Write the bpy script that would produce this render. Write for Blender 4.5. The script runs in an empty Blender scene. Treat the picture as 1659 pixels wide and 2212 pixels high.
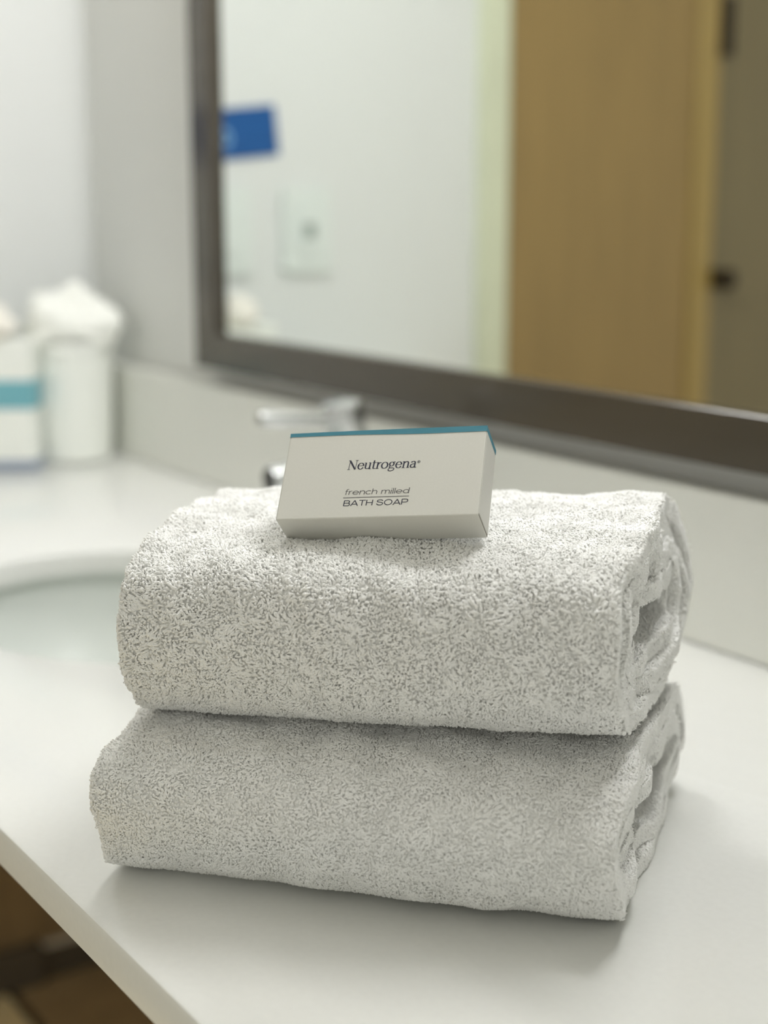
import bpy, bmesh, math
import numpy as np
from mathutils import Vector, Matrix

# ------------------------------------------------------------------ camera, world, exposure
scene = bpy.context.scene
COL = scene.collection
F_PX, IMG_H = 3200.0, 2212.0
PITCH, AZ, CAM_H = math.radians(11.7054), math.radians(34.0088), 0.345
# counter top is z = 0; x runs along the vanity wall, y towards it
cam = bpy.data.cameras.new('camera')
cam.sensor_fit = 'VERTICAL'
cam.sensor_height = 36.0
cam.lens = 36.0 * F_PX / IMG_H
cam.clip_start = 0.02
cam.dof.use_dof = True
cam.dof.focus_distance = 0.752
cam.dof.aperture_fstop = 3.6
cam_ob = bpy.data.objects.new('camera', cam)
COL.objects.link(cam_ob)
fwd = Vector((-math.cos(AZ) * math.cos(PITCH), math.sin(AZ) * math.cos(PITCH), -math.sin(PITCH)))
cam_ob.location = (0, 0, CAM_H)
cam_ob.rotation_euler = fwd.to_track_quat('-Z', 'Y').to_euler()
scene.camera = cam_ob

world = bpy.data.worlds.new('world')
scene.world = world
world.use_nodes = True
bg = world.node_tree.nodes['Background']
bg.inputs['Color'].default_value = (1.0, 0.99, 0.895, 1)
bg.inputs['Strength'].default_value = 0.66

LEFT_LAMP = 37.0
RIGHT_LAMP = 46.0
CEILING_LAMP = 4.0
scene.view_settings.view_transform = 'Standard'
scene.view_settings.look = 'None'
scene.view_settings.gamma = 1.0
scene.view_settings.use_curve_mapping = False
scene.view_settings.exposure = 0.0
scene.render.film_transparent = False
scene.cycles.max_bounces = 16
scene.cycles.diffuse_bounces = 10
scene.cycles.glossy_bounces = 5
scene.cycles.transmission_bounces = 10
scene.cycles.caustics_reflective = False
scene.cycles.caustics_refractive = False
scene.cycles.use_denoising = True

# ------------------------------------------------------------------ helpers
def lin(r, g, b):
    f = lambda c: (c / 255 / 12.92) if c / 255 <= 0.04045 else ((c / 255 + 0.055) / 1.055) ** 2.4
    return (f(r), f(g), f(b), 1.0)

def mat(name, col, rough=0.5, metal=0.0, spec=0.5, noise=0.0, nscale=8.0, bump=0.0, bscale=60.0, stretch=(1, 1, 1), coat=0.0):
    m = bpy.data.materials.new(name)
    m.use_nodes = True
    nt = m.node_tree
    b = nt.nodes['Principled BSDF']
    b.inputs['Base Color'].default_value = col
    b.inputs['Roughness'].default_value = rough
    b.inputs['Metallic'].default_value = metal
    b.inputs['Specular IOR Level'].default_value = spec
    b.inputs['Coat Weight'].default_value = coat
    if noise or bump:
        tc = nt.nodes.new('ShaderNodeTexCoord')
        mp = nt.nodes.new('ShaderNodeMapping')
        mp.inputs['Scale'].default_value = stretch
        nt.links.new(tc.outputs['Object'], mp.inputs['Vector'])
    if noise:
        n = nt.nodes.new('ShaderNodeTexNoise')
        n.inputs['Scale'].default_value = nscale
        n.inputs['Detail'].default_value = 5
        nt.links.new(mp.outputs['Vector'], n.inputs['Vector'])
        r = nt.nodes.new('ShaderNodeValToRGB')
        r.color_ramp.elements[0].position = 0.3
        r.color_ramp.elements[1].position = 0.7
        c = np.array(col[:3])
        r.color_ramp.elements[0].color = (*np.clip(c * (1 - noise), 0, 1), 1)
        r.color_ramp.elements[1].color = (*np.clip(c * (1 + noise), 0, 1), 1)
        nt.links.new(n.outputs['Fac'], r.inputs['Fac'])
        nt.links.new(r.outputs['Color'], b.inputs['Base Color'])
    if bump:
        n2 = nt.nodes.new('ShaderNodeTexNoise')
        n2.inputs['Scale'].default_value = bscale
        nt.links.new(mp.outputs['Vector'], n2.inputs['Vector'])
        bp = nt.nodes.new('ShaderNodeBump')
        bp.inputs['Strength'].default_value = bump
        bp.inputs['Distance'].default_value = 0.002
        nt.links.new(n2.outputs['Fac'], bp.inputs['Height'])
        nt.links.new(bp.outputs['Normal'], b.inputs['Normal'])
    return m

def emit(name, col, strength):
    m = bpy.data.materials.new(name)
    m.use_nodes = True
    nt = m.node_tree
    nt.nodes.clear()
    e = nt.nodes.new('ShaderNodeEmission')
    e.inputs['Color'].default_value = col
    e.inputs['Strength'].default_value = strength
    o = nt.nodes.new('ShaderNodeOutputMaterial')
    nt.links.new(e.outputs[0], o.inputs['Surface'])
    return m

M = dict(
    wall=mat('wall_paint', (0.70, 0.715, 0.71, 1), 0.6, bump=0.03, bscale=300),
    wall_back=mat('back_wall_paint', (0.68, 0.685, 0.665, 1), 0.6, bump=0.03, bscale=300),
    ceiling=mat('ceiling_paint', (0.8, 0.8, 0.79, 1), 0.8, bump=0.02),
    casing=mat('cream_casing_paint', lin(206, 210, 186), 0.45, noise=0.03),
    door=mat('golden_brown_wood', lin(146, 121, 74), 0.42, noise=0.10, nscale=5, stretch=(8, 8, 0.6)),
    door_dark=mat('olive_brown_wood', lin(120, 108, 78), 0.42, noise=0.10, nscale=5, stretch=(8, 8, 0.6)),
    stile=mat('amber_wood', lin(158, 134, 78), 0.4, noise=0.06, nscale=5, stretch=(8, 8, 0.6)),
    bronze=mat('dark_bronze', lin(52, 42, 26), 0.35, metal=0.6),
    frame=mat('espresso_frame_lacquer', lin(74, 68, 58), 0.22, spec=0.6, noise=0.08, nscale=6, stretch=(1, 6, 6)),
    mirror=mat('mirror_silver', (0.90, 0.93, 0.90, 1), 0.0, metal=1.0),
    quartz=mat('white_quartz', (0.735, 0.74, 0.715, 1), 0.22, spec=0.45, noise=0.015, nscale=240),
    splash=mat('white_quartz_splash', (0.72, 0.725, 0.685, 1), 0.3, spec=0.4, noise=0.015, nscale=240),
    china=mat('white_vitreous_china', (0.64, 0.67, 0.64, 1), 0.35, spec=0.3, noise=0.01, nscale=30),
    chrome=mat('polished_chrome', (0.62, 0.63, 0.63, 1), 0.27, metal=1.0),
    chrome_dark=mat('aerator_rubber', (0.03, 0.03, 0.03, 1), 0.4),
    terry=mat('white_terry_cotton', (0.975, 0.975, 0.96, 1), 0.95, spec=0.1, noise=0.008, nscale=60),
    card=mat('white_carton_card', (0.585, 0.58, 0.535, 1), 0.55, spec=0.35, noise=0.015, nscale=900),
    card_dark=mat('carton_seam_shadow_board', (0.22, 0.20, 0.17, 1), 0.8, noise=0.1),
    teal=mat('teal_print', lin(54, 120, 138), 0.45, noise=0.03, nscale=200),
    teal_soft=mat('soft_teal_print', lin(112, 172, 184), 0.5, noise=0.02, nscale=60),
    slate=mat('slate_blue_band', lin(140, 152, 172), 0.5, noise=0.02, nscale=60),
    ink=mat('navy_ink', lin(26, 28, 50), 0.5, noise=0.05, nscale=300),
    ink_grey=mat('grey_ink', lin(78, 76, 78), 0.5, noise=0.05, nscale=300),
    plastic=mat('white_plastic', (0.84, 0.86, 0.82, 1), 0.35, noise=0.01, nscale=30),
    tissue=mat('white_tissue', (0.88, 0.89, 0.85, 1), 0.85, spec=0.2, noise=0.02, nscale=30),
    cream_tissue=mat('cream_tissue', (0.86, 0.83, 0.77, 1), 0.85, spec=0.2, noise=0.02, nscale=30),
    plate=mat('switch_plate_plastic', (0.70, 0.745, 0.725, 1), 0.35, noise=0.01),
    slot=mat('grey_slot_plastic', lin(140, 152, 146), 0.5, noise=0.05),
    sign=mat('blue_sign_print', lin(10, 80, 144), 0.4, noise=0.04, nscale=40),
    sign_mark=mat('pale_blue_print', lin(120, 165, 210), 0.4, noise=0.04, nscale=40),
    vanity=mat('brown_vanity_wood', lin(148, 126, 92), 0.5, noise=0.16, nscale=6, stretch=(6, 6, 0.8)),
    cap=mat('painted_rail_highlight', lin(226, 220, 208), 0.3, metal=0.0, noise=0.05),  # pale colour standing in for the highlight on the rail
    rail=mat('dark_glossy_rail', lin(92, 86, 76), 0.22, spec=0.6, noise=0.1),
    tile=mat('shaded_floor_tile', lin(172, 150, 114), 0.45, noise=0.14, nscale=9, stretch=(1.5, 1, 1)),  # floor colour with the counter's shade put in
    tile_lit=mat('lit_floor_tile', lin(248, 230, 184), 0.45, noise=0.07, nscale=8),  # floor colour brightened for the lit part
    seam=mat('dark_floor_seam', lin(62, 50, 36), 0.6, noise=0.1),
)

def terry_material():
    m = M['terry']
    nt = m.node_tree
    b = nt.nodes['Principled BSDF']
    ramp = b.inputs['Base Color'].links[0].from_socket
    d = nt.nodes.new('ShaderNodeBsdfDiffuse')
    t = nt.nodes.new('ShaderNodeBsdfTranslucent')
    mx = nt.nodes.new('ShaderNodeMixShader')
    mx.inputs[0].default_value = 0.16
    nt.links.new(ramp, d.inputs['Color'])
    nt.links.new(ramp, t.inputs['Color'])
    nt.links.new(d.outputs[0], mx.inputs[1])
    nt.links.new(t.outputs[0], mx.inputs[2])
    out = [q for q in nt.nodes if q.type == 'OUTPUT_MATERIAL'][0]
    nt.links.new(mx.outputs[0], out.inputs['Surface'])
    nt.nodes.remove(b)
terry_material()

def link(name, me, m=None, parent=None):
    o = bpy.data.objects.new(name, me)
    COL.objects.link(o)
    if m is not None:
        me.materials.append(m)
    if parent is not None:
        o.parent = parent
    return o

def tag(o, label=None, cat=None, group=None, kind=None):
    if label: o['label'] = label
    if cat: o['category'] = cat
    if group: o['group'] = group
    if kind: o['kind'] = kind
    return o

def empty(name, loc=(0, 0, 0), rot=(0, 0, 0)):
    o = bpy.data.objects.new(name, None)
    COL.objects.link(o)
    o.empty_display_size = 0.03
    o.location = loc
    o.rotation_euler = rot
    return o

def bm_mesh(name, bm, smooth=False):
    me = bpy.data.meshes.new(name)
    bmesh.ops.recalc_face_normals(bm, faces=bm.faces)
    bm.to_mesh(me)
    bm.free()
    if smooth:
        me.polygons.foreach_set('use_smooth', [True] * len(me.polygons))
    return me

def add_box(bm, x0, x1, y0, y1, z0, z1, bev=0.0, seg=2):
    vs = [bm.verts.new(p) for p in ((x0, y0, z0), (x1, y0, z0), (x1, y1, z0), (x0, y1, z0),
                                    (x0, y0, z1), (x1, y0, z1), (x1, y1, z1), (x0, y1, z1))]
    fs = [bm.faces.new([vs[i] for i in f]) for f in ((3, 2, 1, 0), (4, 5, 6, 7), (0, 1, 5, 4), (1, 2, 6, 5), (2, 3, 7, 6), (3, 0, 4, 7))]
    if bev:
        es = list({e for f in fs for e in f.edges})
        bmesh.ops.bevel(bm, geom=es, offset=bev, segments=seg, profile=0.5, affect='EDGES')

def box(name, x0, x1, y0, y1, z0, z1, m, parent=None, bev=0.0, seg=2):
    bm = bmesh.new()
    add_box(bm, x0, x1, y0, y1, z0, z1, bev, seg)
    return link(name, bm_mesh(name, bm), m, parent)

def add_tube(bm, pts, radii, n=24, caps=True):
    pts = [Vector(p) for p in pts]
    rings = []
    prev = None
    for i, p in enumerate(pts):
        a, b = pts[max(i - 1, 0)], pts[min(i + 1, len(pts) - 1)]
        t = (b - a).normalized()
        if prev is None:
            u = t.orthogonal().normalized()
        else:
            u = (prev - t * prev.dot(t)).normalized()
        prev = u
        w = t.cross(u)
        r = radii[i] if hasattr(radii, '__len__') else radii
        rings.append([bm.verts.new(p + (u * math.cos(2 * math.pi * k / n) + w * math.sin(2 * math.pi * k / n)) * r) for k in range(n)])
    for A, B in zip(rings, rings[1:]):
        for k in range(n):
            bm.faces.new((A[k], A[(k + 1) % n], B[(k + 1) % n], B[k]))
    if caps:
        bm.faces.new(rings[0][::-1])
        bm.faces.new(rings[-1])

def auto_smooth(o, ang=35):
    me = o.data
    me.polygons.foreach_set('use_smooth', [True] * len(me.polygons))
    me.set_sharp_from_angle(angle=math.radians(ang))
    return o

def add_lathe(bm, prof, n=64, cx=0, cy=0):
    rings = []
    for r, z in prof:
        rings.append([bm.verts.new((cx + r * math.cos(2 * math.pi * k / n), cy + r * math.sin(2 * math.pi * k / n), z)) for k in range(n)])
    for A, B in zip(rings, rings[1:]):
        for k in range(n):
            bm.faces.new((A[k], A[(k + 1) % n], B[(k + 1) % n], B[k]))

rng = np.random.default_rng(7)
def make_noise(freq, n=14, seed=0):
    r = np.random.default_rng(seed)
    d = r.normal(size=(n, 3))
    d /= np.linalg.norm(d, axis=1)[:, None]
    f = freq * r.uniform(0.5, 1.6, n)
    ph = r.uniform(0, 6.28, n)
    K = d * f[:, None] * 6.28
    def fn(P):
        return np.sin(P @ K.T + ph).sum(-1) / math.sqrt(n / 2.0) * 0.5
    return fn

# ------------------------------------------------------------------ the setting
XL = -2.0436                 # left wall plane
YB = 0.8715                  # vanity wall plane
ZF, ZC = -0.82, 1.62         # floor, ceiling
XR, YF = 1.0, -1.45

tag(box('wall_back', XL - 0.1, XR, YB, YB + 0.1, ZF, ZC, M['wall_back']), kind='structure')
bm = bmesh.new()
DT = 1.22                    # door head height
add_box(bm, XL - 0.1, XL, 0.134, YB, ZF, ZC)
add_box(bm, XL - 0.1, XL, -1.30, 0.134, DT + 0.07, ZC)
add_box(bm, XL - 0.1, XL, YF, -1.30, ZF, ZC)
tag(link('wall_left', bm_mesh('wall_left', bm), M['wall']), kind='structure')
tag(box('ceiling', XL - 0.1, XR, YF, YB + 0.1, ZC, ZC + 0.06, M['ceiling']), kind='structure')
# floor: counter shade painted as brown tile, lit part as beige, dark seam between
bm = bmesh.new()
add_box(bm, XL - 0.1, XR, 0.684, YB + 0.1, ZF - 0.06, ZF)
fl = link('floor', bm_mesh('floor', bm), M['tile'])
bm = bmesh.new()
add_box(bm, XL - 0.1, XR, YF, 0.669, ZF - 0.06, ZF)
link('lit_tile', bm_mesh('lit_tile', bm), M['tile_lit'], fl)
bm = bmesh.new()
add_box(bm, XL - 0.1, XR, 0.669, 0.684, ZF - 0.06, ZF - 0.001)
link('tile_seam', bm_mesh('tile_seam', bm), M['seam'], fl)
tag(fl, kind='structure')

# door casing and closet doors in the left wall (seen in the mirror)
bm = bmesh.new()
add_box(bm, XL - 0.05, XL + 0.016, 0.076, 0.136, ZF, DT, 0.004)
add_box(bm, XL - 0.05, XL + 0.016, -1.37, 0.136, DT, DT + 0.07, 0.004)
add_box(bm, XL - 0.05, XL + 0.016, -1.37, -1.30, ZF, DT, 0.004)
tag(link('trim_1', bm_mesh('trim_1', bm), M['casing']), kind='structure')
d1 = empty('door_1', (XL, -0.1, ZF))
def in_door(o):
    o.matrix_parent_inverse = Matrix.Translation(d1.location).inverted()
    return o
in_door(box('door_panel', XL - 0.045, XL - 0.010, -0.384, 0.0755, ZF + 0.01, DT - 0.002, M['door'], d1, 0.003))
st = in_door(box('door_stile', XL - 0.045, XL - 0.002, -0.442, -0.3845, ZF + 0.01, DT - 0.002, M['stile'], d1, 0.006, 3))
in_door(box('door_panel', XL - 0.050, XL - 0.018, -1.299, -0.4425, ZF + 0.01, DT - 0.002, M['door_dark'], d1, 0.003))
bm = bmesh.new()
add_tube(bm, [(XL - 0.018, -0.461, 0.205), (XL + 0.006, -0.461, 0.205), (XL + 0.010, -0.461, 0.205), (XL + 0.018, -0.461, 0.205), (XL + 0.030, -0.461, 0.205), (XL + 0.036, -0.461, 0.205)],
         [0.020, 0.016, 0.009, 0.020, 0.019, 0.010], 24)
in_door(auto_smooth(link('door_knob', bm_mesh('door_knob', bm), M['bronze'], d1)))
bm = bmesh.new()
add_box(bm, XL - 0.018, XL - 0.008, -0.481, -0.441, 0.62, 0.73, 0.002)
add_tube(bm, [(XL - 0.006, -0.438, 0.615), (XL - 0.006, -0.438, 0.735)], 0.006, 12)
in_door(link('door_hinge', bm_mesh('door_hinge', bm), M['bronze'], d1))
tag(d1, kind='structure')

# lamp above the mirror
def child_at(o, par):
    o.matrix_parent_inverse = Matrix.Translation(par.location).inverted()
    return o
for lx, power, side in ((-1.36, LEFT_LAMP, 'left part of the mirror, over the sink'), (-0.70, RIGHT_LAMP, 'right part of the mirror, beyond the towels')):
    vl = empty('vanity_light', (lx, YB, 0.985))
    child_at(box('back_plate', lx - 0.06, lx + 0.06, YB - 0.02, YB, 0.94, 1.05, M['chrome'], vl, 0.004), vl)
    child_at(box('diffuser', lx - 0.19, lx + 0.19, YB - 0.110, YB - 0.0205, 0.95, 1.03, emit('lamp_diffuser_glow', (1.0, 1.0, 0.985, 1), power), vl, 0.012), vl)
    tag(vl, 'white wall lamp above the ' + side, 'lamp', 'wall lamps above the mirror')
cl = empty('ceiling_light', (-0.86, 0.70, ZC))
def disc(name, r0, r1, z0, z1, m):
    bm = bmesh.new()
    add_tube(bm, [(-0.86, 0.70, z0), (-0.86, 0.70, z1)], [r0, r1], 40)
    return child_at(link(name, bm_mesh(name, bm), m, cl), cl)
disc('trim_ring', 0.085, 0.090, ZC - 0.012, ZC - 0.0001, M['plastic'])
disc('lens', 0.068, 0.070, ZC - 0.020, ZC - 0.0121, emit('downlight_glow', (1.0, 1.0, 0.97, 1), CEILING_LAMP))
tag(cl, 'small round ceiling downlight over the counter near the vanity wall', 'lamp')

# ------------------------------------------------------------------ framed mirror
FX0, FX1 = -1.668, -0.30
FZ0, FZ1 = 0.1475, 0.93
FW_L, FW_B = 0.050, 0.044
FY = 0.8414
mr = empty('wall_mirror', ((FX0 + FX1) / 2, YB, FZ0))
def bar(bm, a, b):           # a,b corner outer/inner pairs -> mitred bar with a stepped profile
    prof = [(0.0, YB - 0.001), (0.0, FY + 0.004), (0.004, FY), (0.94, FY), (0.98, FY + 0.0004), (0.995, FY + 0.0012), (1.0, FY + 0.002), (1.0, YB - 0.001)]
    ra = [bm.verts.new((a[0][0] + (a[1][0] - a[0][0]) * t, y, a[0][1] + (a[1][1] - a[0][1]) * t)) for t, y in prof]
    rb = [bm.verts.new((b[0][0] + (b[1][0] - b[0][0]) * t, y, b[0][1] + (b[1][1] - b[0][1]) * t)) for t, y in prof]
    n = len(prof)
    for i in range(n):
        bm.faces.new((ra[i], ra[(i + 1) % n], rb[(i + 1) % n], rb[i]))
    bm.faces.new(ra)
    bm.faces.new(rb[::-1])
c00 = ((FX0, FZ0), (FX0 + FW_L, FZ0 + FW_B)); c10 = ((FX1, FZ0), (FX1 - FW_L, FZ0 + FW_B))
c11 = ((FX1, FZ1), (FX1 - FW_L, FZ1 - FW_B)); c01 = ((FX0, FZ1), (FX0 + FW_L, FZ1 - FW_B))
for a, b in ((c00, c10), (c10, c11), (c11, c01), (c01, c00)):
    bm = bmesh.new()
    bar(bm, a, b)
    child_at(link('frame_rail', bm_mesh('frame_rail', bm), M['frame'], mr), mr)
child_at(box('mirror_glass', FX0 + 0.03, FX1 - 0.03, FY + 0.010, FY + 0.015, FZ0 + 0.03, FZ1 - 0.03, M['mirror'], mr), mr)
tag(mr, 'large wall mirror in a dark brown frame above the white backsplash', 'mirror')

# ------------------------------------------------------------------ vanity counter with sink
SX, SY, SA, SB = -1.19, 0.53, 0.199, 0.162
CX0, CX1, CY0, CY1 = XL + 0.001, 0.62, 0.2581, YB - 0.001
SLAB = 0.0225
vc = empty('vanity_counter', (SX, 0.55, ZF))
angs = sorted(set([2 * math.pi * k / 128 for k in range(128)] +
                  [math.atan2(y - SY, x - SX) % (2 * math.pi) for x in (CX0, CX1) for y in (CY0, CY1)]))
def to_rect(a):
    dx, dy = math.cos(a), math.sin(a)
    t = 1e9
    if dx > 1e-9: t = min(t, (CX1 - SX) / dx)
    if dx < -1e-9: t = min(t, (CX0 - SX) / dx)
    if dy > 1e-9: t = min(t, (CY1 - SY) / dy)
    if dy < -1e-9: t = min(t, (CY0 - SY) / dy)
    return SX + dx * t, SY + dy * t
def to_ell(a, ga=0.0):
    dx, dy = math.cos(a), math.sin(a)
    t = 1 / math.sqrt((dx / (SA + ga)) ** 2 + (dy / (SB + ga)) ** 2)
    return SX + dx * t, SY + dy * t
bm = bmesh.new()
n = len(angs)
R = 0.004
levels = [('e', -0.0, -SLAB), ('e', 0.0, -R), ('e', R * 0.3, -R * 0.3), ('e', R, 0.0), ('r', 0, 0)]
top = []
for kind, g, z in levels[:4]:
    top.append([bm.verts.new((*to_ell(a, g), z)) for a in angs])
def rect_in(a, d):
    x, y = to_rect(a)
    return min(max(x, CX0 + d), CX1 - d), min(max(y, CY0 + d), CY1 - d)
for d, z in ((R, 0.0), (R * 0.3, -R * 0.3), (0, -R), (0, -SLAB)):
    top.append([bm.verts.new((*rect_in(a, d), z)) for a in angs])
for A, B in list(zip(top, top[1:])) + [(top[-1], top[0])]:
    for k in range(n):
        bm.faces.new((A[k], A[(k + 1) % n], B[(k + 1) % n], B[k]))
ct = child_at(auto_smooth(link('countertop', bm_mesh('countertop', bm), M['quartz'], vc), 30), vc)
child_at(box('backsplash', XL + 0.001, CX1, 0.8463, YB - 0.001, 0.0005, 0.1265, M['splash'], vc, 0.002), vc)
# basin bowl
bm = bmesh.new()
rings = []
prof = [(1.10, -SLAB - 0.0005), (1.055, -SLAB - 0.0005), (1.05, -SLAB - 0.012), (1.0, -0.07), (0.86, -0.115), (0.68, -0.143), (0.42, -0.155), (0.14, -0.159)]
prof_out = [(0.14, -0.168), (0.42, -0.166), (0.70, -0.155), (0.90, -0.125), (1.04, -0.075), (1.08, -SLAB - 0.016), (1.10, -SLAB - 0.014)]
for s, z in prof + prof_out:
    rings.append([bm.verts.new((SX + SA * s * math.cos(2 * math.pi * k / 96), SY + SB * s * math.sin(2 * math.pi * k / 96), z)) for k in range(96)])
for A, B in zip(rings, rings[1:] + rings[:1]):
    for k in range(96):
        bm.faces.new((A[k], A[(k + 1) % 96], B[(k + 1) % 96], B[k]))
bs = child_at(auto_smooth(link('sink_basin', bm_mesh('sink_basin', bm), M['china'], vc), 50), vc)
bm = bmesh.new()
add_lathe(bm, [(0.030, -0.1565), (0.029, -0.1545), (0.024, -0.154), (0.021, -0.158), (0.0, -0.158)], 40, SX, SY)
dr = auto_smooth(link('drain', bm_mesh('drain', bm), M['chrome'], bs))
# base under the counter: brown end and back panels with a dark glossy skirting rail
child_at(box('end_panel', XL + 0.0005, XL + 0.014, 0.33, YB - 0.016, ZF, -SLAB - 0.0005, M['vanity'], vc, 0.001), vc)
child_at(box('back_panel', XL + 0.0145, CX1 - 0.02, YB - 0.014, YB - 0.0005, ZF, -SLAB - 0.0005, M['vanity'], vc, 0.001), vc)
child_at(box('end_panel', CX1 - 0.035, CX1 - 0.021, 0.33, YB - 0.016, ZF, -SLAB - 0.0005, M['vanity'], vc, 0.001), vc)
child_at(box('skirting_rail', XL + 0.0145, XL + 0.028, 0.732, YB - 0.0145, ZF, ZF + 0.052, M['rail'], vc, 0.004, 3), vc)
child_at(box('rail_highlight', XL + 0.0145, XL + 0.030, 0.7325, YB - 0.0145, ZF + 0.0521, ZF + 0.059, M['cap'], vc, 0.002, 2), vc)  # added pale strip: painted highlight along the rail's top edge
child_at(box('skirting_block', XL + 0.0145, XL + 0.040, 0.40, 0.731, ZF, ZF + 0.064, M['rail'], vc, 0.005, 3), vc)
tag(vc, 'white quartz vanity counter with an oval undermount sink and backsplash', 'counter')

# ------------------------------------------------------------------ faucet
fc = empty('faucet', (SX, 0.775, 0.0))
def ch(o): return auto_smooth(child_at(o, fc))
lean = -0.020
bm = bmesh.new()
add_tube(bm, [(SX, 0.775, 0.0002), (SX, 0.775, 0.006), (SX, 0.775, 0.008)], [0.029, 0.029, 0.026], 40)
ch(link('base_flange', bm_mesh('base_flange', bm), M['chrome'], fc))
bm = bmesh.new()
add_tube(bm, [(SX, 0.775, 0.008), (SX, 0.775 + lean * 0.8, 0.128)], [0.021, 0.020], 40)
ch(link('body', bm_mesh('body', bm), M['chrome'], fc))
bm = bmesh.new()
add_tube(bm, [(SX, 0.775 + lean * 0.8, 0.130), (SX, 0.775 + lean * 0.82, 0.132), (SX, 0.775 + lean * 1.05, 0.157), (SX, 0.775 + lean * 1.07, 0.160), (SX, 0.775 + lean * 1.08, 0.161)],
         [0.0195, 0.0205, 0.0205, 0.019, 0.016], 40)
hc = ch(link('handle_cap', bm_mesh('handle_cap', bm), M['chrome'], fc))
bm = bmesh.new()
add_tube(bm, [(SX, 0.752, 0.1455), (SX, 0.72, 0.147), (SX, 0.666, 0.1515), (SX, 0.663, 0.152), (SX, 0.662, 0.152)], [0.0076, 0.0075, 0.0073, 0.0066, 0.004], 24)
lv = link('lever', bm_mesh('lever', bm), M['chrome'], hc)
auto_smooth(lv)
bm = bmesh.new()
add_tube(bm, [(SX, 0.768, 0.098), (SX, 0.735, 0.0965), (SX, 0.678, 0.0935), (SX, 0.6745, 0.0933), (SX, 0.6735, 0.0932)], [0.0132, 0.0132, 0.0132, 0.0128, 0.0116], 32)
sp = ch(link('spout', bm_mesh('spout', bm), M['chrome'], fc))
bm = bmesh.new()
add_tube(bm, [(SX, 0.6738, 0.0932), (SX, 0.6722, 0.0931), (SX, 0.6718, 0.0931)], [0.0108, 0.0106, 0.0095], 28)
ar = link('aerator', bm_mesh('aerator', bm), M['chrome_dark'], sp)
auto_smooth(ar)
tag(fc, 'chrome single-lever faucet at the back of the sink, behind the soap carton', 'faucet')

# ------------------------------------------------------------------ terry towels
A0 = np.array([-0.68252, 0.288235])
W2 = np.array([0.73217, 0.68112]); V2 = np.array([-0.68112, 0.73217])
TL = 0.2673

def catmull(pts, per=14):
    P = np.array(pts, float)
    n = len(P)
    out = []
    for i in range(n):
        p0, p1, p2, p3 = P[(i - 1) % n], P[i], P[(i + 1) % n], P[(i + 2) % n]
        for t in np.linspace(0, 1, per, endpoint=False):
            out.append(0.5 * ((2 * p1) + (-p0 + p2) * t + (2 * p0 - 5 * p1 + 4 * p2 - p3) * t * t + (-p0 + 3 * p1 - 3 * p2 + p3) * t ** 3))
    return np.array(out)

def resample(P, step):
    d = np.r_[0, np.cumsum(np.linalg.norm(np.diff(P, axis=0), axis=1))]
    n = max(3, int(d[-1] / step))
    s = np.linspace(0, d[-1], n)
    return np.c_[np.interp(s, d, P[:, 0]), np.interp(s, d, P[:, 1])], s

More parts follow.
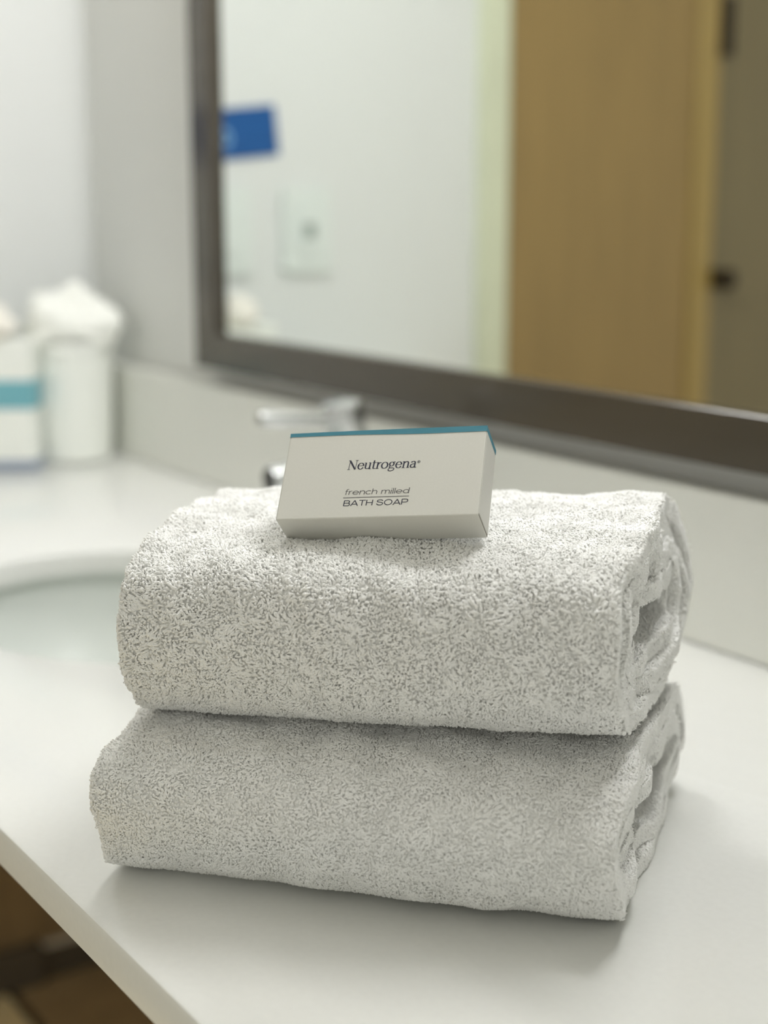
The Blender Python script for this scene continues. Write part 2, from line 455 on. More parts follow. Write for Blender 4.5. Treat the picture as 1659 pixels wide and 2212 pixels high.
def make_towel(name, loop, med, ks, uL, uR, warp, seed, pile_h, pile_r, spacing, flat):
    th = 0.0088
    LP = catmull(loop)
    LPc = np.vstack([LP, LP[:1]])
    LPr, s = resample(LPc, 0.002)
    per = s[-1]
    fr = s / per
    m0, m1, mz = med
    C = np.c_[np.clip(LPr[:, 0], m0, m1), np.full(len(LPr), mz)]
    path = []; kk = []
    for ti, k in enumerate(ks):
        kn = ks[ti + 1] if ti + 1 < len(ks) else k
        w = np.clip((fr - 0.80) / 0.20, 0, 1); w = w * w * (3 - 2 * w)
        kv = k + (kn - k) * w
        p = C + (LPr - C) * kv[:, None]
        if ti == len(ks) - 1:
            keep = fr < 0.72
            p = p[keep]
        path.append(p[(1 if ti else 0):]); kk += [ti] * len(path[-1])
    path = np.vstack(path)
    P, s = resample(path, 0.0024)
    NS = len(P)
    turn = s / per                                 # rough layer index
    T = np.gradient(P, axis=0); T /= np.linalg.norm(T, axis=1)[:, None]
    N = np.c_[T[:, 1], -T[:, 0]]
    # outward = away from the medial line
    Cc = np.c_[np.clip(P[:, 0], m0, m1), np.full(NS, mz)]
    if (N * (P - Cc)).sum() < 0: N = -N
    NU = 100
    r = np.random.default_rng(seed)
    nl = make_noise(22, seed=seed + 1); ns = make_noise(60, seed=seed + 2)
    edge = np.c_[s * 1.0, np.zeros(NS), np.zeros(NS)]
    e1 = make_noise(14, seed=seed + 3)(edge); e2 = make_noise(14, seed=seed + 4)(edge)
    first = s < per * 0.83
    second = (~first) & (s < per * 1.83)
    uLe = uL(P[:, 0], P[:, 1]) + 0.0022 * e1 + np.where(first, 0, 0.004 + 0.003 * e1)
    uRe = uR(P[:, 0], P[:, 1]) + 0.0025 * e2 + np.where(first, 0, np.where(second, -0.0005 + 0.002 * e2, -0.004 + 0.003 * e2))
    t = np.linspace(0, 1, NU)
    U = uLe[:, None] + (uRe - uLe)[:, None] * t[None]
    zlo = min(p[1] for p in loop)
    def surf(off):
        v = (P[:, 0] + N[:, 0] * off)[:, None] + 0 * U
        z = (P[:, 1] + N[:, 1] * off)[:, None] + 0 * U
        G = np.stack([U, v, z], -1)
        Gn = np.stack([0 * U, N[:, 0][:, None] + 0 * U, N[:, 1][:, None] + 0 * U], -1)
        amp = (0.0017 * nl(G) + 0.0006 * ns(G)) * np.clip((G[..., 2] - zlo) / 0.02, 0.15, 1)
        G = G + Gn * amp[..., None]
        return warp(G)
    GO, GI = surf(th / 2), surf(-th / 2)
    def world_(G):
        xy = A0 + G[..., :1] * W2 + G[..., 1:2] * V2
        return np.concatenate([xy, G[..., 2:]], -1)
    WO, WI = world_(GO), world_(GI)
    verts = np.vstack([WO.reshape(-1, 3), WI.reshape(-1, 3)])
    idx = np.arange(NS * NU).reshape(NS, NU)
    off = NS * NU
    q1 = np.stack([idx[:-1, :-1], idx[:-1, 1:], idx[1:, 1:], idx[1:, :-1]], -1).reshape(-1, 4)
    q2 = q1[:, ::-1] + off
    def strip(line):
        return np.stack([line[:-1], line[1:], line[1:] + off, line[:-1] + off], -1)
    quads = [q1, q2, strip(idx[:, 0])[:, ::-1], strip(idx[:, -1]), strip(idx[0, :]), strip(idx[-1, :])[:, ::-1]]
    # ---- terry loops
    def sample(Wg, flip, mask, spacing):
        a = Wg[1:, :-1] - Wg[:-1, :-1]; b = Wg[:-1, 1:] - Wg[:-1, :-1]
        cr = np.cross(a, b); ar = np.linalg.norm(cr, axis=-1)
        nn = cr / np.maximum(ar, 1e-12)[..., None]
        nn = nn * flip
        wgt = (ar * mask).ravel()
        tot = wgt.sum(); n = int(tot / spacing ** 2)
        cum = np.cumsum(wgt)
        pick = np.searchsorted(cum, (np.arange(n) + r.uniform(0, 1, n)) / n * tot)
        pick = np.clip(pick, 0, len(wgt) - 1)
        i, j = pick // (Wg.shape[1] - 1), pick % (Wg.shape[1] - 1)
        fa, fb = r.uniform(0, 1, n)[:, None], r.uniform(0, 1, n)[:, None]
        p = Wg[i, j] * (1 - fa) * (1 - fb) + Wg[i + 1, j] * fa * (1 - fb) + Wg[i, j + 1] * (1 - fa) * fb + Wg[i + 1, j + 1] * fa * fb
        tu = b[i, j]; tu = tu / np.linalg.norm(tu, axis=1)[:, None]
        return p, nn[i, j], tu
    # sign so that normals point outward
    a = WO[1:, :-1] - WO[:-1, :-1]; b = WO[:-1, 1:] - WO[:-1, :-1]
    nn = np.cross(a, b)
    outw = WO[:-1, :-1] - WI[:-1, :-1]
    fl = 1.0 if (nn * outw).sum() > 0 else -1.0
    jj = np.minimum(np.arange(NU - 1), NU - 2 - np.arange(NU - 1)) / (NU - 1) * TL
    near = (jj < 0.022)[None, :]
    firstc = (s[:-1] < per * 0.98)[:, None]
    hidden_down = np.zeros((NS - 1, 1), bool)
    zmin = min(p[1] for p in loop)
    hidden_down[:, 0] = (P[:-1, 1] < zmin + 0.012) & (N[:-1, 1] < -0.9)
    m_out = ((firstc & ~(hidden_down & ~near)) | near).astype(float) + np.zeros((NS - 1, NU - 1))
    m_in = near.astype(float) + np.zeros((NS - 1, NU - 1))
    S = [sample(WO, fl, m_out, spacing), sample(WI, -fl, m_in, spacing * 1.15)]
    for col, sgn in ((0, -1.0), (NU - 1, 1.0)):
        E = np.stack([WO[:, col], WI[:, col]], 1)
        p, nx, tu = sample(E, 1.0, np.ones((NS - 1, 1)), spacing * 0.65)
        nrm = np.tile(np.r_[W2 * sgn, 0.0], (len(p), 1))
        S.append((p, nrm, tu))
    hs = np.concatenate([np.full(len(q[0]), k) for q, k in zip(S, (1.0, 0.6, 0.85, 0.85))])[:, None]
    p = np.vstack([q[0] for q in S]); nrm = np.vstack([q[1] for q in S]); tu = np.vstack([q[2] for q in S])
    n = len(p)
    tv = np.cross(nrm, tu)
    f1 = make_noise(45, seed=seed + 5)(p); f2 = make_noise(45, seed=seed + 6)(p)
    f3 = make_noise(120, seed=seed + 7)(p); f4 = make_noise(120, seed=seed + 8)(p)
    lu = 0.9 * f1 + 0.6 * f3 + r.normal(0, 0.35, n)
    lv = 0.7 * f2 + 0.5 * f4 + r.normal(0, 0.30, n) 
    lean = tu * lu[:, None] + tv * lv[:, None]
    ln = np.linalg.norm(lean, axis=1)[:, None]
    lean = lean / np.maximum(ln, 1e-6) * np.minimum(ln, 1.4)
    side = np.cross(nrm, lean); side /= np.maximum(np.linalg.norm(side, axis=1)[:, None], 1e-9)
    h = pile_h * r.uniform(0.8, 1.2, n)[:, None] * hs
    print(name, 'loops', n)
    up = [-0.35, 0.45, 0.95, 0.78]
    fw = [0.0, 0.18, 0.65, 1.15]
    rad = [1.0, 1.08, 1.1, 0.6]
    NR = len(up)
    tw = r.normal(0, 0.35, n)[:, None]
    rings = []
    rr = pile_r * r.uniform(0.8, 1.25, n)[:, None]
    cen = [p + nrm * h * (up[i] * (1 - flat * (i > 1))) + lean * h * fw[i] + side * tw * h * (i / 3.0) ** 2 for i in range(NR)]
    for i in range(NR):
        tg = cen[min(i + 1, NR - 1)] - cen[max(i - 1, 0)]
        tg /= np.linalg.norm(tg, axis=1)[:, None]
        ua = side - tg * (side * tg).sum(1)[:, None]; ua /= np.maximum(np.linalg.norm(ua, axis=1)[:, None], 1e-9)
        ub = np.cross(tg, ua)
        for kx in range(4):
            an = kx * math.pi / 2 + 0.4
            rings.append(cen[i] + (ua * math.cos(an) + ub * math.sin(an)) * rr * rad[i])
    TV = np.stack(rings, 1)                        # n, 20, 3
    base = len(verts) + np.arange(n)[:, None] * 4 * NR
    tq = []
    for i in range(NR - 1):
        for kx in range(4):
            tq.append(np.stack([base[:, 0] + i * 4 + kx, base[:, 0] + i * 4 + (kx + 1) % 4, base[:, 0] + (i + 1) * 4 + (kx + 1) % 4, base[:, 0] + (i + 1) * 4 + kx], -1))
    tq.append(np.stack([base[:, 0] + 4 * (NR - 1) + kx for kx in range(4)], -1))
    quads = np.vstack(quads + tq).astype(np.int32)
    verts = np.vstack([verts, TV.reshape(-1, 3)])
    verts[:, 2] = np.maximum(verts[:, 2], 0.0003)
    me = bpy.data.meshes.new(name)
    me.vertices.add(len(verts)); me.vertices.foreach_set('co', verts.astype(np.float32).ravel())
    me.loops.add(quads.size); me.loops.foreach_set('vertex_index', quads.ravel())
    me.polygons.add(len(quads)); me.polygons.foreach_set('loop_start', np.arange(0, quads.size, 4, dtype=np.int32))
    me.polygons.foreach_set('use_smooth', np.ones(len(quads), bool))
    me.update(calc_edges=True)
    return link(name, me, M['terry'])

sm = lambda x: np.clip(x, 0, 1) ** 2 * (3 - 2 * np.clip(x, 0, 1))
# lower towel
low_loop = [(0.196, 0.020), (0.203, 0.042), (0.190, 0.064), (0.155, 0.073), (0.10, 0.076), (0.045, 0.0765), (0.010, 0.0745), (-0.018, 0.068), (-0.0315, 0.056),
            (-0.0305, 0.042), (-0.020, 0.0225), (-0.006, 0.008), (0.016, 0.001), (0.07, 0.0), (0.13, 0.0), (0.18, 0.005)]
def warp_low(G):
    G = G.copy()
    u, v, z = G[..., 0], G[..., 1], G[..., 2]
    rise = z / 0.076
    G[..., 2] = z + rise * (0.004 * np.sin(u * 16 + 0.4) + 0.005 * (u / TL - 0.4))
    G[..., 1] = v + 0.003 * np.sin(u * 20 + 1.0) * sm((0.06 - v) / 0.08)
    return G
lowt = make_towel('folded_towel', low_loop, (0.012, 0.155, 0.038), (0.86, 0.58, 0.30),
                  lambda v, z: 0.002 + 0.0 * v, lambda v, z: TL - 0.004 + 0.10 * np.clip(v + 0.02, 0, 0.3), warp_low, 11, 0.0016, 0.00050, 0.00105, 0.2)
tag(lowt, 'white terry towel folded at the bottom of the stack, on the counter', 'towel', 'folded white towels')
# upper towel
up_loop = [(0.183, 0.110), (0.188, 0.140), (0.181, 0.166), (0.160, 0.1785), (0.125, 0.181), (0.085, 0.1785), (0.050, 0.1755), (0.026, 0.1715), (0.0045, 0.163), (-0.0045, 0.148),
           (-0.0065, 0.128), (0.0, 0.109), (0.013, 0.093), (0.032, 0.083), (0.07, 0.080), (0.12, 0.080), (0.165, 0.090)]
def warp_up(G):
    G = G.copy()
    u, v, z = G[..., 0], G[..., 1], G[..., 2]
    rise = np.clip((z - 0.080) / 0.098, 0, 1.3)
    G[..., 2] = z + rise * (0.0075 * (u / TL - 0.25)) + (1 - rise) * (0.006 * u / TL - 0.002) \
        + rise ** 3 * 0.013 * np.exp(-((u - 0.137) / 0.036) ** 2 - ((v - 0.088) / 0.022) ** 2)
    G[..., 1] = v + 0.0035 * np.sin(u * 17 + 2.2) * sm((0.07 - v) / 0.08)
    return G
upt = make_towel('folded_towel', up_loop, (0.048, 0.138, 0.130), (0.875, 0.655, 0.44, 0.22),
                 lambda v, z: 0.0105 + 0.02 * np.clip(v - 0.06, 0, 1), lambda v, z: TL - 0.0095 + 0.16 * np.clip(v, 0, 0.3) - 0.12 * np.clip(v - 0.07, 0, 0.3) * np.clip((z - 0.125) / 0.05, 0, 1), warp_up, 23, 0.0020, 0.00054, 0.00108, 0.0)
tag(upt, 'white terry towel folded on top of the stack, carrying the soap carton', 'towel', 'folded white towels')

# ------------------------------------------------------------------ soap carton
SW, SH, ST = 0.105, 0.0521, 0.0231
sc = empty('soap_carton', (-0.6010, 0.4001, 0.1928), (math.radians(-42.07), math.radians(-4.65), math.radians(40.62)))
bm = bmesh.new()
add_box(bm, -SW / 2, SW / 2, 0, ST, 0, SH, 0.0005, 2)
link('carton_body', bm_mesh('carton_body', bm), M['card'], sc)
# teal lid strip: covers the top and laps over the front and ends
bm = bmesh.new()
e = 0.00018
hl, hr = 0.0021, 0.0032
def prism(bm, pts_front, pts_back):
    a = [bm.verts.new(p) for p in pts_front]; b = [bm.verts.new(p) for p in pts_back]
    k = len(a)
    bm.faces.new(a); bm.faces.new(b[::-1])
    for i in range(k):
        bm.faces.new((a[i], b[i], b[(i + 1) % k], a[(i + 1) % k]))
xs = np.linspace(-SW / 2 - e, SW / 2 + e, 24)
ra = []; 
for x in xs:
    tt = (x + SW / 2) / SW
    lip = hl + (hr - hl) * sm(np.array((tt - 0.25) / 0.5)) + 0
    bul = 0.0006 * math.sin(math.pi * min(max(tt, 0), 1))
    ra.append([bm.verts.new(q) for q in ((x, -e, SH - lip), (x, -e, SH + e + bul * 0.3), (x, ST * 0.5, SH + e + bul), (x, ST + e, SH + e), (x, ST + e, SH - 0.0025))])
for A, B in zip(ra, ra[1:]):
    for i in range(4):
        bm.faces.new((A[i], A[i + 1], B[i + 1], B[i]))
for rr_, lipx in ((ra[0], hl), (ra[-1], hr)):
    x = rr_[0].co.x
    f0 = rr_[0]
    bm.faces.new(rr_)
link('teal_lid', bm_mesh('teal_lid', bm), M['teal'], sc)
# end flaps, slightly proud of dark seams
for sx in (-1, 1):
    x = sx * (SW / 2 + 0.00012)
    seam_bm = bmesh.new()
    add_box(seam_bm, min(x, x - sx * 0.0002), max(x, x - sx * 0.0002), 0.0005, ST - 0.0006, 0.0004, 0.0010)
    fo = link('flap_seam', bm_mesh('flap_seam', seam_bm), M['card_dark'], sc)
    bm = bmesh.new()
    x2 = sx * (SW / 2 + 0.00035)
    add_box(bm, min(sx * SW / 2, x2), max(sx * SW / 2, x2), 0.0007, ST - 0.0008, 0.0011, SH - 0.0034, 0.0001, 1)
    link('end_flap', bm_mesh('end_flap', bm), M['card'], sc)

# ---- lettering drawn with a broad pen
def arc(cx, cy, rx, ry, a0, a1, n=22):
    t = np.radians(np.linspace(a0, a1, n))
    return np.c_[cx + rx * np.cos(t), cy + ry * np.sin(t)]
def L(*p): 
    p = np.array(p, float)
    return p
def bez(p0, p1, p2, p3, n=16):
    t = np.linspace(0, 1, n)[:, None]
    p0, p1, p2, p3 = map(np.array, (p0, p1, p2, p3))
    return (1 - t) ** 3 * p0 + 3 * (1 - t) ** 2 * t * p1 + 3 * (1 - t) * t * t * p2 + t ** 3 * p3

class Pen:
    def __init__(self): self.v = []; self.f = []; self.d = 0
    def stroke(self, P, w0, w1=None):
        """w0: width of horizontal runs, w1: width of vertical runs"""
        if w1 is None: w1 = w0
        P = np.asarray(P, float)
        if len(P) == 2: P = np.array([P[0], (P[0] + P[1]) / 2, P[1]])
        T = np.gradient(P, axis=0); T /= np.maximum(np.linalg.norm(T, axis=1), 1e-9)[:, None]
        N = np.c_[-T[:, 1], T[:, 0]]
        w = (w0 + (w1 - w0) * np.abs(T[:, 1]) ** 1.5)[:, None] / 2
        A, B = P + N * w, P - N * w
        b = len(self.v)
        self.d += 1
        for a_, b_ in zip(A, B):
            self.v.append((*a_, self.d)); self.v.append((*b_, self.d))
        for i in range(len(P) - 1):
            self.f.append((b + 2 * i, b + 2 * i + 1, b + 2 * i + 3, b + 2 * i + 2))
    def build(self, name, m, parent, x0, z0, size, xs=1.0, shear=0.0):
        vs = []
        for x, y, d in self.v:
            vs.append((x0 + (x * xs + y * shear) * size, -0.00006 - d * 2e-7, z0 + y * size))
        me = bpy.data.meshes.new(name)
        me.from_pydata(vs, [], self.f)
        return link(name, me, m, parent)

def serif_word(pen, word):
    th, tk = 0.052, 0.135
    x = 0.0
    X = 0.70                                     # x-height relative to the cap height
    def serif(cx, y, w): pen.stroke(L((cx - w / 2, y), (cx + w / 2, y)), th)
    for c in word:
        if c == 'N':
            pen.stroke(L((x + 0.13, 0), (x + 0.13, 0.98)), th * 1.2, 0.055)
            pen.stroke(L((x + 0.10, 0.985), (x + 0.72, 0.015)), tk, tk * 1.15)
            pen.stroke(L((x + 0.74, 0.0), (x + 0.74, 0.98)), th, 0.055)
            serif(x + 0.13, 0.02, 0.26); serif(x + 0.09, 0.98, 0.20); serif(x + 0.74, 0.98, 0.26)
            x += 0.90
        elif c == 'e':
            r = X / 2
            pen.stroke(arc(x + 0.30, r, 0.245, r - 0.02, 5, 335, 36), th, tk)
            pen.stroke(L((x + 0.07, r + 0.035), (x + 0.54, r + 0.035)), th)
            x += 0.61
        elif c == 'u':
            pen.stroke(np.vstack([L((x + 0.13, X), (x + 0.13, 0.25)), bez((x + 0.13, 0.24), (x + 0.13, 0.02), (x + 0.32, -0.02), (x + 0.50, 0.15))]), th, tk)
            pen.stroke(L((x + 0.52, 0.0), (x + 0.52, X)), th, tk)
            serif(x + 0.07, X - 0.02, 0.18); serif(x + 0.46, X - 0.02, 0.18); serif(x + 0.58, 0.02, 0.18)
            x += 0.70
        elif c == 't':
            pen.stroke(np.vstack([L((x + 0.15, 0.92), (x + 0.15, 0.18)), bez((x + 0.15, 0.17), (x + 0.15, 0.0), (x + 0.26, 0.0), (x + 0.36, 0.07))]), th, tk)
            pen.stroke(L((x + 0.0, X - 0.02), (x + 0.35, X - 0.02)), th)
            x += 0.38
        elif c == 'r':
            pen.stroke(L((x + 0.14, 0.0), (x + 0.14, X)), th, tk)
            pen.stroke(bez((x + 0.16, 0.42), (x + 0.22, 0.66), (x + 0.34, 0.70), (x + 0.44, 0.62)), 0.07, tk)
            serif(x + 0.07, X - 0.02, 0.16); serif(x + 0.15, 0.02, 0.30)
            x += 0.46
        elif c == 'o':
            r = X / 2
            pen.stroke(arc(x + 0.33, r, 0.265, r - 0.02, 0, 360, 44), th, tk)
            x += 0.67
        elif c == 'g':
            pen.stroke(arc(x + 0.29, 0.46, 0.19, 0.215, 0, 360, 36), th, tk * 0.95)
            pen.stroke(bez((x + 0.40, 0.62), (x + 0.46, 0.70), (x + 0.52, 0.70), (x + 0.60, 0.66)), 0.07)
            pen.stroke(bez((x + 0.20, 0.27), (x + 0.05, 0.16), (x + 0.10, 0.06), (x + 0.30, 0.06)), th * 1.3, tk * 0.7)
            pen.stroke(np.vstack([bez((x + 0.30, 0.06), (x + 0.64, 0.05), (x + 0.60, -0.12), (x + 0.52, -0.19)),
                                  bez((x + 0.51, -0.20), (x + 0.36, -0.31), (x + 0.06, -0.30), (x + 0.06, -0.15)),
                                  bez((x + 0.06, -0.14), (x + 0.07, -0.03), (x + 0.15, 0.02), (x + 0.20, 0.05))]), 0.075, 0.08)
            x += 0.64
        elif c == 'n':
            pen.stroke(L((x + 0.14, 0.0), (x + 0.14, X)), th, tk)
            pen.stroke(np.vstack([bez((x + 0.16, 0.50), (x + 0.30, 0.74), (x + 0.54, 0.74), (x + 0.54, 0.45)), L((x + 0.54, 0.42), (x + 0.54, 0.0))]), th * 1.4, tk)
            serif(x + 0.07, X - 0.02, 0.16); serif(x + 0.14, 0.02, 0.28); serif(x + 0.54, 0.02, 0.26)
            x += 0.72
        elif c == 'a':
            pen.stroke(np.vstack([bez((x + 0.09, 0.54), (x + 0.14, 0.72), (x + 0.43, 0.74), (x + 0.43, 0.48)), L((x + 0.43, 0.45), (x + 0.43, 0.14)), bez((x + 0.43, 0.13), (x + 0.43, 0.0), (x + 0.50, 0.0), (x + 0.57, 0.06))]), th * 1.3, tk)
            pen.stroke(bez((x + 0.42, 0.42), (x + 0.10, 0.38), (x + 0.03, 0.28), (x + 0.06, 0.14)), th * 1.2, tk)
            pen.stroke(bez((x + 0.06, 0.15), (x + 0.10, -0.03), (x + 0.30, -0.03), (x + 0.43, 0.14)), th * 1.4, tk)
            x += 0.58
        elif c == '®':
            pen.stroke(arc(x + 0.16, 0.60, 0.125, 0.125, 0, 360, 30), 0.035)
            pen.stroke(L((x + 0.12, 0.53), (x + 0.12, 0.67)), 0.03)
            pen.stroke(bez((x + 0.12, 0.665), (x + 0.23, 0.67), (x + 0.23, 0.60), (x + 0.12, 0.60)), 0.028)
            pen.stroke(L((x + 0.15, 0.60), (x + 0.21, 0.53)), 0.03)
            x += 0.32
    return x

def sans_word(pen, word, w, sp=0.10):
    x = 0.0
    X = 0.70
    r = X / 2
    for c in word:
        if c == ' ': x += 0.36; continue
        if c == 'f':
            pen.stroke(np.vstack([L((x + 0.13, 0), (x + 0.13, 0.78)), bez((x + 0.13, 0.80), (x + 0.13, 0.99), (x + 0.24, 1.02), (x + 0.36, 0.98))]), w)
            pen.stroke(L((x + 0.0, X - 0.04), (x + 0.32, X - 0.04)), w); a = 0.32
        elif c == 'r':
            pen.stroke(L((x + 0.04, 0), (x + 0.04, X)), w)
            pen.stroke(bez((x + 0.04, 0.38), (x + 0.08, 0.62), (x + 0.20, 0.70), (x + 0.34, 0.66)), w); a = 0.34
        elif c == 'e':
            pen.stroke(arc(x + 0.33, r, 0.31, r - w / 2, 0, 325, 36), w)
            pen.stroke(L((x + 0.04, r), (x + 0.64, r)), w); a = 0.66
        elif c == 'n':
            pen.stroke(L((x + 0.04, 0), (x + 0.04, X)), w)
            pen.stroke(np.vstack([bez((x + 0.04, 0.42), (x + 0.10, 0.76), (x + 0.54, 0.76), (x + 0.54, 0.42)), L((x + 0.54, 0.40), (x + 0.54, 0))]), w); a = 0.58
        elif c == 'm':
            pen.stroke(L((x + 0.04, 0), (x + 0.04, X)), w)
            for o in (0.04, 0.46):
                pen.stroke(np.vstack([bez((x + o, 0.42), (x + o + 0.06, 0.76), (x + o + 0.42, 0.76), (x + o + 0.42, 0.42)), L((x + o + 0.42, 0.40), (x + o + 0.42, 0))]), w)
            a = 0.92
        elif c == 'c':
            pen.stroke(arc(x + 0.32, r, 0.30, r - w / 2, 42, 318, 32), w); a = 0.58
        elif c == 'h':
            pen.stroke(L((x + 0.04, 0), (x + 0.04, 1.0)), w)
            pen.stroke(np.vstack([bez((x + 0.04, 0.42), (x + 0.10, 0.76), (x + 0.54, 0.76), (x + 0.54, 0.42)), L((x + 0.54, 0.40), (x + 0.54, 0))]), w); a = 0.58
        elif c == 'i':
            pen.stroke(L((x + 0.05, 0), (x + 0.05, X)), w)
            pen.stroke(L((x + 0.05, 0.88), (x + 0.05, 0.98)), w * 1.1); a = 0.10
        elif c == 'l':
            pen.stroke(L((x + 0.05, 0), (x + 0.05, 1.0)), w); a = 0.10
        elif c == 'd':
            pen.stroke(arc(x + 0.32, r, 0.29, r - w / 2, 0, 360, 36), w)
            pen.stroke(L((x + 0.62, 0), (x + 0.62, 1.0)), w); a = 0.66
        elif c == 'B':
            pen.stroke(L((x + 0.06, 0), (x + 0.06, 1.0)), w)
            pen.stroke(np.vstack([L((x + 0.06, 0.955), (x + 0.50, 0.955)), arc(x + 0.52, 0.74, 0.21, 0.215, 90, -90, 18), L((x + 0.48, 0.525), (x + 0.06, 0.525))]), w)
            pen.stroke(np.vstack([L((x + 0.06, 0.525), (x + 0.54, 0.525)), arc(x + 0.56, 0.285, 0.23, 0.24, 90, -90, 18), L((x + 0.52, 0.045), (x + 0.06, 0.045))]), w); a = 0.82
        elif c == 'A':
            pen.stroke(L((x + 0.03, 0), (x + 0.49, 0.99)), w); pen.stroke(L((x + 0.47, 0.99), (x + 0.93, 0)), w)
            pen.stroke(L((x + 0.19, 0.30), (x + 0.77, 0.30)), w); a = 0.94
        elif c == 'T':
            pen.stroke(L((x + 0.0, 0.95), (x + 0.84, 0.95)), w); pen.stroke(L((x + 0.42, 0), (x + 0.42, 0.95)), w); a = 0.82
        elif c == 'H':
            pen.stroke(L((x + 0.06, 0), (x + 0.06, 1.0)), w); pen.stroke(L((x + 0.80, 0), (x + 0.80, 1.0)), w)
            pen.stroke(L((x + 0.06, 0.51), (x + 0.80, 0.51)), w); a = 0.86
        elif c == 'S':
            pen.stroke(np.vstack([bez((x + 0.78, 0.74), (x + 0.74, 1.03), (x + 0.10, 1.05), (x + 0.10, 0.73)), bez((x + 0.10, 0.71), (x + 0.12, 0.46), (x + 0.82, 0.58), (x + 0.82, 0.29)),
                                  bez((x + 0.82, 0.27), (x + 0.80, -0.06), (x + 0.09, -0.04), (x + 0.06, 0.30))]), w); a = 0.88
        elif c == 'O':
            pen.stroke(arc(x + 0.52, 0.5, 0.47, 0.465, 0, 360, 44), w); a = 1.04
        elif c == 'P':
            pen.stroke(L((x + 0.06, 0), (x + 0.06, 1.0)), w)
            pen.stroke(np.vstack([L((x + 0.06, 0.955), (x + 0.52, 0.955)), arc(x + 0.54, 0.69, 0.24, 0.265, 90, -90, 20), L((x + 0.50, 0.425), (x + 0.06, 0.425))]), w); a = 0.80
        x += a + sp
    return x - sp

# measured on the face: x from the left edge, z from the bottom edge
def place_word(fn, word, args, name, m, xl, xr, zb, hcap, shear):
    pen = Pen()
    wlen = fn(pen, word, *args)
    size = hcap
    pen.build(name, m, sc, -SW / 2 + xl, zb, size, (xr - xl) / (wlen * size), shear)
place_word(serif_word, 'Neutrogena®', (), 'brand_lettering', M['ink'], 0.0340, 0.0722, 0.0286, 0.0056, 0.08)
place_word(sans_word, 'french milled', (0.092,), 'lettering', M['ink_grey'], 0.0347, 0.0683, 0.0135, 0.0033, 0.12)
place_word(sans_word, 'BATH SOAP', (0.122,), 'lettering', M['ink'], 0.0348, 0.0683, 0.0069, 0.0033, 0.06)
pen = Pen()
pen.stroke(L((0, 0), (1, 0)), 0.011)
pen.build('printed_rule', M['ink_grey'], sc, -SW / 2 + 0.0342, 0.0118, 0.0345)
tag(sc, 'small white soap carton with a teal top edge, resting tilted on the upper towel', 'soap box')

# ------------------------------------------------------------------ toiletries at the far left of the counter
def crumple(name, m, cx, cy, z0, rx, ry, h, seed, lobes):
    bm = bmesh.new()
    bmesh.ops.create_icosphere(bm, subdivisions=5, radius=1.0)
    P = np.array([v.co for v in bm.verts])
    a = make_noise(0.55, 16, seed); b = make_noise(1.3, 16, seed + 1); c = make_noise(2.6, 16, seed + 2)
    d = 1 + 0.22 * a(P) - 0.16 * np.abs(b(P)) - 0.08 * np.abs(c(P))
    th = np.arctan2(P[:, 1], P[:, 0])
    for (lx, ly, lz, amp, wd) in lobes:
        q = np.array((lx, ly, lz), float); q /= np.linalg.norm(q)
        d += amp * np.exp(-((1 - P @ q) / wd))
    P = P * d[:, None]
    for v, p in zip(bm.verts, P):
        v.co = (cx + p[0] * rx, cy + p[1] * ry, z0 + (p[2] * 0.5 + 0.5) * h)
    return link(name, bm_mesh(name, bm, True), m)

BX, BY = -1.932, 0.782
bk = empty('ice_bucket', (BX, BY, 0.0))
bm = bmesh.new()
add_lathe(bm, [(0.0, 0.0008), (0.049, 0.0008), (0.052, 0.003), (0.0555, 0.05), (0.0585, 0.150), (0.0590, 0.158), (0.0575, 0.160), (0.0555, 0.157), (0.0525, 0.05), (0.0495, 0.006), (0.0, 0.005)], 64)
auto_smooth(link('bucket_body', bm_mesh('bucket_body', bm), M['plastic'], bk), 45)
bm = bmesh.new()
add_lathe(bm, [(0.0592, 0.150), (0.0612, 0.151), (0.0612, 0.160), (0.0590, 0.1625), (0.0572, 0.161), (0.0572, 0.150)], 64)
auto_smooth(link('bucket_rim', bm_mesh('bucket_rim', bm), M['plastic'], bk), 45)
tag(bk, 'plain white tumbler-shaped bucket in the counter corner under a crumpled white liner', 'bucket')
lnr = crumple('crumpled_liner', M['tissue'], BX + 0.002, BY - 0.004, 0.134, 0.060, 0.058, 0.106, 5,
              [(0.10, 0.15, 1.0, 0.34, 0.05), (-0.45, -0.65, 0.55, 0.18, 0.12), (0.56, 0.83, 0.10, 0.36, 0.10), (0.75, 0.35, -0.30, 0.22, 0.10), (-0.1, -0.5, -0.2, 0.12, 0.10)])
tag(lnr, 'crumpled white plastic liner bunched up in the mouth of the bucket', 'liner')

tb = empty('tissue_carton', (-1.862, 0.700, 0.0), (0, 0, math.atan2(0.829, 0.559)))
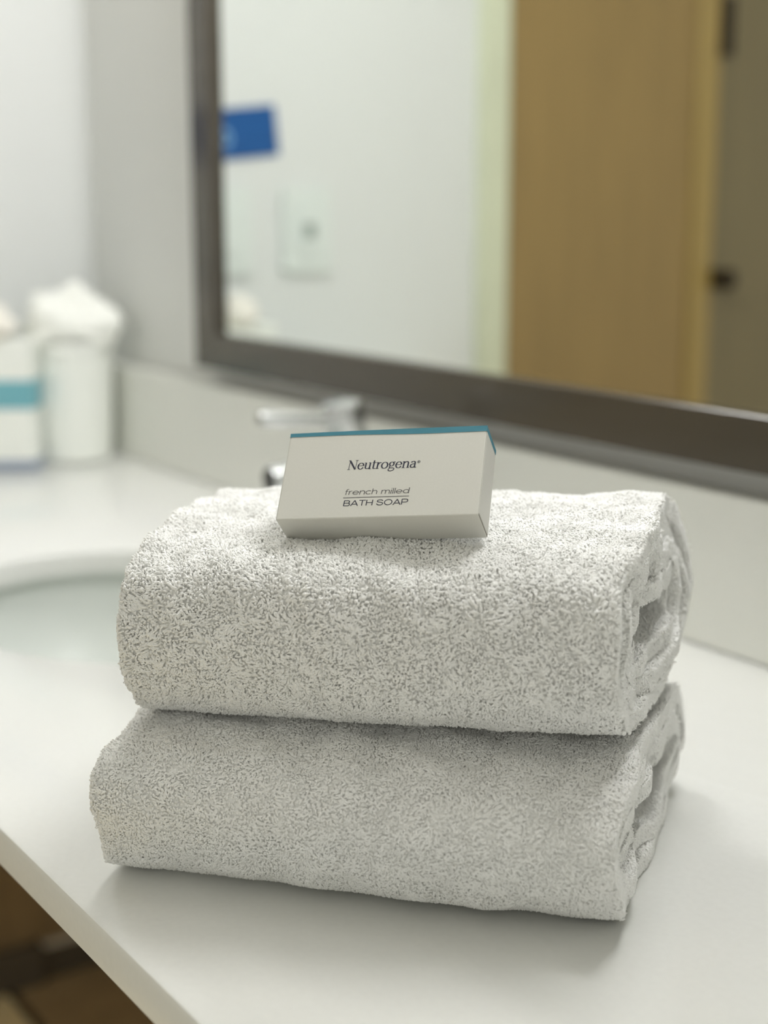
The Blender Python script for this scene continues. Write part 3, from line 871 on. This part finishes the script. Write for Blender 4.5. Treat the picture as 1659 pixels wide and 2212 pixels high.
# local x runs towards image right, y away from the camera; the right front corner is the origin
bm = bmesh.new()
add_box(bm, -0.135, 0.0, 0.0, 0.045, 0.0008, 0.172, 0.004, 3)
link('carton_body', bm_mesh('carton_body', bm), M['plastic'], tb)
def band(name, z0, z1, m):
    bm = bmesh.new()
    e = 0.0005
    o = [(-0.135 - e, -e), (e, -e), (e, 0.045 + e), (-0.135 - e, 0.045 + e)]
    i = [(-0.134, 0.001), (-0.001, 0.001), (-0.001, 0.044), (-0.134, 0.044)]
    vo = [[bm.verts.new((*p, z)) for p in o] for z in (z0, z1)]
    vi = [[bm.verts.new((*p, z)) for p in i] for z in (z0, z1)]
    for k in range(4):
        j = (k + 1) % 4
        bm.faces.new((vo[0][k], vo[0][j], vo[1][j], vo[1][k])); bm.faces.new((vi[0][k], vi[1][k], vi[1][j], vi[0][j]))
        bm.faces.new((vo[1][k], vo[1][j], vi[1][j], vi[1][k])); bm.faces.new((vo[0][k], vi[0][k], vi[0][j], vo[0][j]))
    return link(name, bm_mesh(name, bm), m, tb)
tag(band('teal_band', 0.082, 0.120, M['teal_soft']), 'soft teal printed band')
tag(band('base_band', 0.001, 0.014, M['slate']), 'slate blue band')  # slate blue strip around the carton's foot
tag(tb, 'white tissue carton with a teal band at the left edge of the counter', 'tissue box')
lc = Vector((-1.862, 0.700)) + Vector((0.559, 0.829)) * -0.055 + Vector((-0.829, 0.559)) * 0.022
ts = crumple('tissue', M['cream_tissue'], lc.x, lc.y, 0.164, 0.036, 0.030, 0.046, 9, [(0.2, 0.1, 1.0, 0.35, 0.12), (0.7, 0.6, 0.3, 0.3, 0.15)])
tag(ts, 'cream tissue puffing out of the top of the teal-banded carton', 'tissue')

# ------------------------------------------------------------------ things on the left wall (seen in the mirror)
def plate(y, z, label, slot):
    o = empty('switch_plate', (XL, y, z))
    bm = bmesh.new()
    add_box(bm, 0.0, 0.011, -0.044, 0.044, -0.065, 0.065, 0.003, 2)
    link('cover', bm_mesh('cover', bm), M['plate'], o)
    bm = bmesh.new()
    add_box(bm, 0.0105, 0.0165, -0.018, 0.018, -0.034, 0.034, 0.002, 2)
    rk = link('rocker', bm_mesh('rocker', bm), M['plate'], o)
    if slot:
        bm = bmesh.new()
        add_box(bm, 0.016, 0.0175, -0.010, 0.010, -0.012, 0.012, 0.0005, 1)
        tag(link('button', bm_mesh('button', bm), M['slot'], rk), 'small grey button')
    tag(o, label, 'switch', 'switch plates on the left wall')
plate(0.475, 0.305, 'pale switch plate with a grey button, on the wall nearer the cream casing', True)
plate(0.619, 0.305, 'pale plain switch plate on the wall nearer the corner, below the blue sign', False)
sg = empty('wall_sign', (XL, 0.604, 0.450), (math.radians(-6.0), 0, 0))
bm = bmesh.new()
add_box(bm, 0.0005, 0.004, -0.080, 0.080, -0.0375, 0.0375, 0.001, 1)
link('sign_board', bm_mesh('sign_board', bm), M['sign'], sg)
bm = bmesh.new()
for k in range(28):
    a0, a1 = 2 * math.pi * k / 28, 2 * math.pi * (k + 1) / 28
    q = [(0.0042, 0.009 * math.cos(a0) + 0.010, 0.013 * math.sin(a0) - 0.005), (0.0042, 0.009 * math.cos(a1) + 0.010, 0.013 * math.sin(a1) - 0.005),
         (0.0042, 0.004 * math.cos(a1) + 0.010, 0.007 * math.sin(a1) - 0.005), (0.0042, 0.004 * math.cos(a0) + 0.010, 0.007 * math.sin(a0) - 0.005)]
    bm.faces.new([bm.verts.new(p) for p in q])
link('sign_mark', bm_mesh('sign_mark', bm), M['sign_mark'], sg)
tag(sg, 'blue sign hung slightly crooked on the white wall above the switch plates', 'sign')
